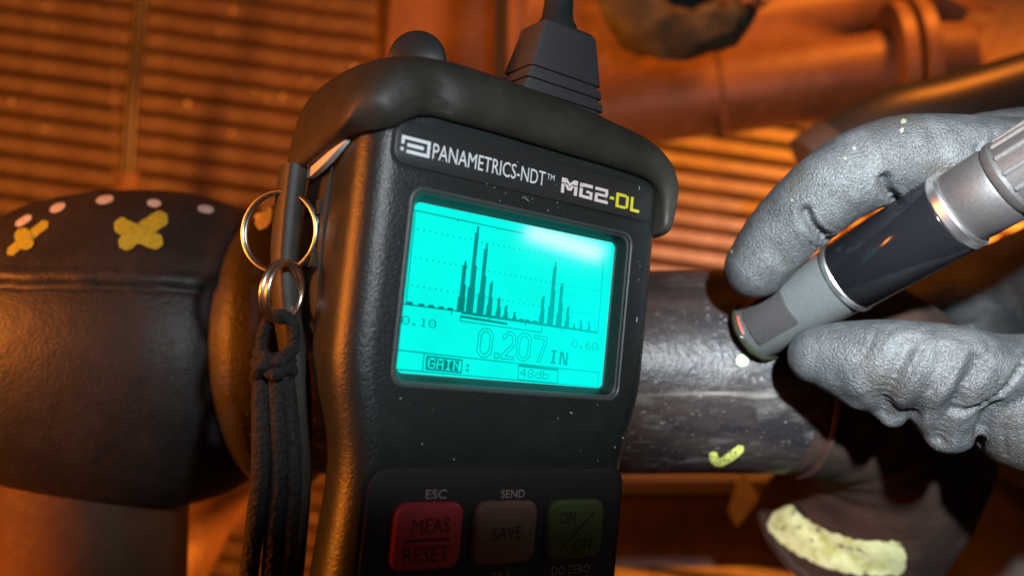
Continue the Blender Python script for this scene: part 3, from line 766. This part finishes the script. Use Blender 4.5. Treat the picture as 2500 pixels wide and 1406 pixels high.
for i, (o_, i_) in enumerate(zip(outer, inner)):
    ring = []
    for k, dd in cs:
        u = i_[0] + (o_[0] - i_[0]) * k; v = i_[1] + (o_[1] - i_[1]) * k
        d_ = dd if dd < 3 else FD + (dd - FD) * (1.0 if i > 1 else 0.55)
        if i >= len(outer) - 2: d_ = min(d_, 3.0 if i < len(outer) - 1 else 1.5); v -= 0.0066 * min(0, d_) ** 2 * (1 if i == len(outer) - 1 else 0.6)
        if dd < 0 and v > 20 and i < len(outer) - 2: v += 2.6 * math.sin(min(1, -dd / 18.0) * math.pi / 2) * (1 if v > 40 else 0.3)
        ring.append((u, v, d_))
    rings.append(ring)
boot = obj('boot', loft(rings), M_rubber, ga, local=True, angle=180)
subsurf(boot, 3)
bpy.context.view_layer.update()
bme = evaluated(boot)
for v in bme.vertices:
    q = v.co * 1000
    k = 0.18 * noise.noise(q * 0.07) + 0.06 * noise.noise(q * 0.3)
    for cu, cv, cd, rr_, dep in ((-29.5, 41.0, 6.5, 3.2, -1.3), (-36.0, 39.5, 5.0, 5.0, 0.9), (-26.5, 38.0, 6.0, 1.6, -0.6), (20, 42, 6, 6, -0.4), (44, 30, 4, 4, -0.5)):
        k += dep * math.exp(-((q.x - cu) ** 2 + (q.y - cv) ** 2 + (q.z - cd) ** 2) / rr_ ** 2)
    v.co += v.normal * k * MM
bme.update()
# dust and lint caught on the face
dq = []
for i in range(64):
    if i < 10: u = random.gauss(-3, 7); v = 22.6 + abs(random.gauss(0, 1.2))
    else: u = random.uniform(-36, 36); v = random.uniform(-36, 34)
    if abs(u) < 31.8 and abs(v) < 21.4: continue
    a = random.random() * 3.14; L = random.uniform(0.06, 0.16) * (4 if random.random() < 0.12 else 1); w_ = random.uniform(0.05, 0.11)
    c_, s_ = math.cos(a), math.sin(a)
    dq.append([(u + x * c_ - y * s_, v + x * s_ + y * c_) for x, y in ((-L, -w_), (L, -w_), (L, w_), (-L, w_))])
tag(obj('dust', flat(dq, FD + 0.42), M_white, ga, local=True, smooth=False), kind='stuff')
# side rail of the boot, a bar standing off the case
rail = [(-46.0, 26, -28.5), (-45.9, 14, -28.5), (-45.3, 3, -28.5), (-43.6, -7, -28.2), (-40.8, -17, -28), (-38.4, -27, -28.5), (-36.4, -37, -30), (-34.5, -50, -32), (-33.5, -70, -33), (-33.5, -98, -34)]
rp = smoothpath(rail, 40)
sect = [(-2.4, -3.6), (1.7, -3.6), (2.4, -2.6), (2.4, 2.4), (1.6, 3.4), (-1.6, 3.4), (-2.4, 2.4)]
obj('boot_rail', loft([[(p.x + a, p.y, p.z + b) for a, b in sect] for p in rp]), M_rubber, ga, local=True, angle=60)
obj('boot_back', loft([[(-wu, v, -19), (-wu - 0.4, v, -33), (-wu + 3, v, -36), (wu - 3, v, -36), (wu, v, -33), (wu - 2, v, -19)] for v, wu in ((37, 36), (32, 40.2), (20, 41.2), (0, 40.8), (-10, 39.5), (-16, 36.5))]), M_rubber, ga, local=True, angle=50)
for v in (16.6, 4.6):
    obj('slot', box((-41.3, v, -24.5), (1.2, 3.4, 8)), M_groove, ga, local=True, smooth=False)  # box stands proud; the notch's shade is put into its black colour
# worn white label edge under the boot
sv = [(30.3, -5.0), (30.6, -9), (30.2, -14), (28.6, -19), (26.6, -24), (24.6, -28.4)]
sw = [(29.0, -5.6), (27.4, -9.3), (25.8, -13.3), (24.6, -17.8), (23.6, -22.6), (23.2, -27.2)]
obj('side_label', loft([[(-43.4 - 0.5 * math.sin(i / 5 * 3.1), a[0], a[1]), (-43.4 - 0.5 * math.sin(i / 5 * 3.1), b[0], b[1]), (-42.4, b[0], b[1]), (-42.4, a[0], a[1])] for i, (a, b) in enumerate(zip(sv, sw))]), M_white, ga, local=True, angle=60)
# rubber dust cap standing behind the boot
cap = obj('dust_cap', lathe((-20.0, 57.5, -24), (-0.56, -0.06, 0.82), [(-2, 0.6), (-2, 6.4), (-1.4, 7.1), (1.4, 7.1), (2, 6.5), (2.1, 0.5)], 48), M_plate, ga, local=True, angle=50)
obj('strap', tube([(-20.0, 53, -25.5), (-20, 44, -25)], 1.8, 10), M_rubber, cap, local=True)

# ---------------------------------------------------------------- cable plug on the gauge's top
plug = empty('cable_plug', None, 'wedge shaped black cable plug with ribbed base in the gauge top', 'plug', matrix=Matrix.Translation(Mg @ Vector((0.012, 0.053, -0.012)) - Mg.translation) @ Mg)
def plug_sec(t):
    u0 = -1.2 + 5.6 * t; u1 = 26.0 - 5.2 * t; v = 49 + 22.5 * t
    dep = 14 - 3.0 * t
    f = -5.0 - 0.5 * t
    return [(u0 - 12, v - 53, f + 12), (u1 - 12, v - 53, f + 12), (u1 - 12, v - 53, f - dep + 12), (u0 - 12, v - 53, f - dep + 12)]
def sec_round(s, r=1.1):
    out = []
    for i in range(4):
        p = Vector(s[i]); a = (Vector(s[i - 1]) - p).normalized(); b = (Vector(s[(i + 1) % 4]) - p).normalized()
        out += [tuple(p + a * r), tuple(p + (a + b) * r * 0.3), tuple(p + b * r)]
    return out
grooves = (0.12, 0.26, 0.40)
rings = [sec_round(plug_sec(0.0))]
for gt in grooves:
    s = plug_sec(gt); c = sum((Vector(p) for p in s), Vector()) / 4
    inn = [tuple(Vector(p).lerp(c, 0.09) + Vector((0, 0, 0))) for p in s]
    for dv, sh in ((-0.025, 0), (-0.02, 1), (0.02, 1), (0.025, 0)):
        q = plug_sec(gt + dv)
        if sh:
            cc = sum((Vector(p) for p in q), Vector()) / 4
            q = [tuple(Vector((cc.x + (p[0] - cc.x) * 0.93, p[1], cc.z + (p[2] - cc.z) * 0.88))) for p in q]
        rings.append(sec_round(q))
rings += [sec_round(plug_sec(0.55)), sec_round(plug_sec(0.8)), sec_round(plug_sec(0.96))]
q = plug_sec(1.0); cc = sum((Vector(p) for p in q), Vector()) / 4
rings.append(sec_round([tuple(Vector((cc.x + (p[0] - cc.x) * 0.9, p[1], cc.z + (p[2] - cc.z) * 0.9))) for p in q]))
obj('body', loft(rings), M_plug, plug, local=True, smooth=True, angle=30)
obj('strain_relief', lathe((0.6, 17, -0.2), (0.02, 1, -0.05), [(0, 5.8), (3, 5.4), (5, 4.2), (9, 3.8), (30, 3.4)], 28), M_cable, plug, local=True)
obj('cable', tube(smoothpath([(0.8, 24, -0.4), (1.5, 45, -2), (4, 80, -10), (20, 130, -30)], 16), 2.6, 16), M_cable, plug, local=True)

# ---------------------------------------------------------------- rings and lanyard
def ringset(name, label, center, normal, R, r, off):
    e = empty(name, center, label, 'key ring')
    n = Vector(normal).normalized()
    obj('coil', torus(Vector(center) + n * off, n, R, r, 80, 10), M_steelring, e)
    obj('coil', torus(Vector(center) - n * off, n, R, r, 80, 10), M_steelring, e)
    return e
rc = at(684, 566, -188)
ringset('split_ring', 'larger steel split ring through the slot in the gauge side', rc, (-0.25, 0.06, 1), 9.3, 0.52, 0.5)
rc2 = at(690, 712, -180.5)
ringset('split_ring', 'smaller steel split ring hanging edge on above the cord knot', rc2, (0.93, -0.12, 0.30), 6.6, 0.66, 0.72)

lan = empty('lanyard', at(670, 860, -181), 'black braided cord lanyard knotted below the smaller split ring', 'lanyard')
LZ = -180.5
obj('loop', tube(smoothpath([at(650, 905, LZ), at(638, 840, LZ - 0.5), at(652, 785, LZ + 0.5), at(682, 768, LZ + 1), at(712, 785, LZ + 0.5), at(716, 835, LZ - 0.5), at(690, 905, LZ)], 30), 1.35, 12, round_ends=True), M_cord, lan)
kn = []
for k, (a, b, c, zz) in enumerate([((632, 860), (675, 885), (715, 852), 3), ((626, 885), (672, 912), (708, 880), 3.4), ((640, 915), (678, 900), (712, 905), 2.6), ((625, 925), (640, 890), (690, 870), 3.6)]):
    kn.append(tube(smoothpath([at(*a, LZ - 1), at(*b, LZ + zz), at(*c, LZ - 1)], 14), 1.5, 10, round_ends=True))
obj('knot', join(*kn), M_cord, lan, angle=180)
obj('strand', tube(smoothpath([at(648, 900, LZ - 1), at(638, 960, LZ), at(636, 1150, LZ + 2), at(622, 1280, LZ + 3), at(600, 1470, LZ + 4)], 40), 2.1, 12), M_cord, lan)
obj('strand', tube(smoothpath([at(672, 900, LZ - 1), at(676, 980, LZ), at(680, 1150, LZ + 1), at(668, 1290, LZ + 2), at(655, 1470, LZ + 3)], 40), 2.1, 12), M_cord, lan)
obj('strand', tube(smoothpath([at(690, 900, LZ - 1), at(704, 980, LZ - 1), at(716, 1150, LZ), at(708, 1290, LZ + 1), at(692, 1470, LZ + 2)], 40), 2.0, 12), M_cord, lan)

# ---------------------------------------------------------------- probe
T = at(1845, 808, -256); B = at(2480, 430, -200)
ax = (B - T).normalized()
pr = empty('probe', T, 'cylindrical ultrasonic probe with grey tip and black barrel pinched by the glove', 'probe')
tip = obj('tip_housing', lathe(T, ax, [(0, 6), (0, 8.6), (0.6, 9.3), (1.4, 9.5), (10, 9.6), (20, 9.8), (32, 10.1), (33.4, 10.1), (33.4, 8)], 72), M_tip, pr, angle=35)
obj('wear_face', lathe(T, ax, [(-1.0, 1), (-1.0, 8.2), (-0.4, 9.0), (0.5, 9.45), (1.0, 9.45)], 56), M_face, pr)
obj('couplant_gel', torus(T + ax * 0.2, ax, 9.2, 1.0, 56, 10), M_gel, pr)
# red line over the tip and the flat window cut beside it
side = ax.cross(Vector((0, 0, 1))).normalized(); upv = side.cross(ax).normalized()
def on_tip(s, deg, r):
    a = math.radians(deg); return T + ax * s + (upv * math.cos(a) + side * math.sin(a)) * r
obj('red_line', tube([on_tip(1.6, a, 9.5) for a in range(-58, -18, 6)], 0.2, 8), M_redline, pr)
fv = []
rr = [[on_tip(s, a, 9.72 + 0.0 * s) for a in range(-62, 18, 8)] for s in (4, 6, 10, 14, 17, 18.6)]
fr = [[on_tip(s, a, 10.05 + 0.006 * s) for a in range(-62, 18, 8)] for s in (4, 6, 10, 14, 17, 18.6)]
obj('window_panel', loft([r_ + f_[::-1] for r_, f_ in zip(rr, fr)]), M_collar, pr, angle=30)
obj('front_ring', lathe(T + ax * 33.2, ax, [(0, 9), (0, 10.6), (0.4, 10.9), (1.6, 10.9), (2.0, 10.6), (2, 9)], 72), M_chrome, pr, angle=30)
obj('barrel', lathe(T + ax * 35.2, ax, [(0, 9), (0, 10.5), (0.5, 10.75), (31.0, 10.75), (31.5, 10.4), (31.5, 9)], 72), M_barrel, pr, angle=35)
obj('rear_ring', lathe(T + ax * 66.6, ax, [(0, 9), (0, 10.5), (0.6, 10.95), (2.6, 10.95), (3.2, 10.4), (3.2, 9)], 72), M_chrome, pr, angle=30)
obj('collar', lathe(T + ax * 69.6, ax, [(0, 8), (0, 9.4), (0.7, 9.9), (10.2, 10.1), (11, 9.7), (11, 8)], 72), M_collar, pr, angle=35)
kb = obj('grip_knob', lathe(T + ax * 80.8, ax, [(0, 8), (0, 9.6), (1, 10.3), (2.2, 10.4), (3.0, 9.8), (34, 9.4), (35, 8)], 72), M_collar, pr, angle=35)
for i in range(14):
    a = 360 / 14 * i
    p0 = on_tip(84.4, a, 9.7); p1 = on_tip(112, a, 9.4)
    obj('grip_ridge', tube([p0, p1], 0.8, 8, round_ends=True), M_tip, kb)

# ---------------------------------------------------------------- gloved hand
hand = empty('gloved_hand', at(2300, 700, -225), 'dusty black leather work glove pinching the probe between index finger and thumb', 'gloved hand')
hv = []
def limb(pts, n=26, seg=28):
    """pts = (px, py, z, radius px)"""
    path = [Vector((*at(p[0], p[1], p[2]), p[3] / F * -p[2])) for p in pts]
    sm = smoothpath(path, n)
    hv.append(tube([Vector((p[0], p[1], p[2])) for p in sm], [p[3] for p in sm], seg, round_ends=True))
# index finger
limb([(1846, 652, -238, 76), (1905, 575, -234, 86), (1985, 497, -228, 95), (2080, 428, -224, 102), (2190, 385, -222, 102), (2310, 378, -221, 98), (2430, 390, -222, 104), (2600, 405, -224, 118)])
# middle finger, behind the probe
limb([(2270, 725, -338, 84), (2370, 700, -332, 92), (2470, 670, -318, 92), (2580, 625, -290, 98), (2720, 560, -252, 115)])
limb([(2300, 800, -345, 90), (2420, 785, -338, 98), (2560, 745, -310, 108), (2720, 690, -264, 125)])
# back of the hand, far right
limb([(2400, 350, -238, 76), (2520, 345, -238, 84), (2700, 380, -240, 110)])
# thumb
limb([(2000, 868, -230, 74), (2070, 872, -226, 90), (2160, 882, -221, 104), (2250, 895, -217, 112), (2340, 900, -215, 108), (2430, 905, -216, 94), (2530, 900, -219, 90), (2680, 880, -224, 100)])
# ball of the thumb and the folds of the palm
limb([(2120, 912, -222, 82), (2155, 962, -222, 60), (2178, 1012, -222, 32)], 14)
limb([(2050, 900, -226, 70), (2100, 950, -224, 52)], 10)
limb([(2300, 930, -217, 100), (2306, 995, -218, 84), (2318, 1045, -219, 64)], 14)
limb([(2390, 960, -219, 90), (2410, 1020, -221, 62)], 10)
limb([(2470, 985, -219, 112), (2485, 1045, -221, 100), (2600, 1060, -226, 120)], 14)
limb([(2560, 930, -222, 92), (2700, 980, -226, 130)], 10)
gl = obj('glove', join(*hv), M_glove, hand, angle=180)
rm = gl.modifiers.new('r', 'REMESH'); rm.mode = 'VOXEL'; rm.voxel_size = 0.75 * MM; rm.use_smooth_shade = True
sm = gl.modifiers.new('s', 'SMOOTH'); sm.factor = 0.5; sm.iterations = 7
bpy.context.view_layer.update()
me = evaluated(gl)
# creases pressed into the leather
bvg = surface(gl)
Mw = world_of(gl); Mi = Mw.inverted()
def stroke_pts(px, n=14):
    out = []
    for p in (smoothpath(px, n) if len(px) > 2 else [Vector(px[0]).lerp(Vector(px[1]), i / (n - 1)) for i in range(n)]):
        h_ = hit(bvg, p.x, p.y, 0)
        if h_: out.append(Mi @ W(h_))
    return out
creases = [  # (pixels, width mm, depth mm)
    ([(1966, 520), (1985, 556), (2020, 585), (2065, 606)], 1.5, 3.0), ([(2160, 440), (2175, 475), (2205, 515)], 1.5, 3.0),
    ([(2390, 362), (2400, 385), (2412, 410)], 1.1, 1.1), ([(2430, 330), (2440, 372)], 1.0, 0.5), ([(2085, 340), (2110, 395)], 2.0, 0.5),
    ([(2215, 840), (2195, 890), (2165, 960), (2155, 1010)], 2.2, 1.8), ([(2310, 860), (2290, 915), (2255, 975), (2228, 1005)], 2.2, 1.3),
    ([(2390, 880), (2350, 960), (2310, 1020), (2290, 1075)], 2.2, 1.8), ([(2510, 865), (2478, 920), (2440, 965), (2370, 1000), (2330, 1008)], 1.0, 1.3),
    ([(2430, 990), (2395, 1040), (2385, 1085)], 1.8, 1.6), ([(2060, 810), (2100, 850), (2105, 900)], 3.0, 0.35), ([(2265, 800), (2240, 850)], 1.6, 0.4),
([(1950, 540), (1968, 580), (2005, 612)], 0.6, 0.5), ([(1990, 505), (2015, 545), (2060, 570)], 0.6, 0.45), ([(2140, 455), (2152, 500), (2175, 530)], 0.6, 0.5), ([(2185, 420), (2205, 460), (2240, 490)], 0.6, 0.4),
    ([(2140, 800), (2120, 850), (2080, 910)], 0.7, 0.35), ([(2185, 830), (2150, 890), (2105, 950)], 0.7, 0.45), ([(2255, 850), (2225, 910), (2195, 950)], 0.6, 0.5), ([(2350, 850), (2320, 910), (2270, 960)], 0.7, 0.5), ([(2420, 840), (2400, 890), (2350, 940)], 0.7, 0.45), ([(2280, 960), (2270, 1010), (2275, 1060)], 0.6, 0.5), ([(2350, 980), (2345, 1030), (2355, 1080)], 0.6, 0.5), ([(2470, 985), (2450, 1050), (2455, 1110)], 0.8, 0.6),
    ([(1880, 600), (1912, 640)], 2.5, 0.35), ([(2280, 330), (2300, 380), (2290, 420)], 2.6, 0.5),
]
cl = [(stroke_pts(p), w * MM, d * MM) for p, w, d in creases]
nv = [v.normal.copy() for v in me.vertices]
for v, n_ in zip(me.vertices, nv):
    co = v.co.copy(); dsp = 0.0
    for pts, w, d in cl:
        if not pts: continue
        best = min((co - p).length_squared for p in pts)
        if best < 9 * w * w:
            t = math.sqrt(best) / w
            dsp -= d * math.exp(-t * t) - 0.10 * d * math.exp(-(t - 1.7) ** 2 * 2)
    q = co * 1000
    dsp += MM * (0.35 * noise.noise(q * 0.05) + 0.08 * noise.noise(q * 0.15 + Vector((9, 2, 4))) + 0.03 * noise.noise(q * 0.6))
    v.co = co + n_ * dsp
me.update()
me.polygons.foreach_set('use_smooth', [True] * len(me.polygons))
if not me.materials: me.materials.append(M_glove)
bvg = surface(gl)
for a, b, w in [((2203, 292), (2208, 304), 13), ((2196, 318), (2206, 322), 12), ((1785, 612), (1790, 618), 8), ((2080, 361), (2090, 366), 9), ((1932, 492), (1938, 487), 7), ((2060, 385), (2066, 392), 6)]:
    vf = brush(bvg, [a, b], w, 0.25, 6, 5, ragged=0.3, ends=0.6)
    if vf[1]: obj('paint_fleck', vf, M_fleck, hand)
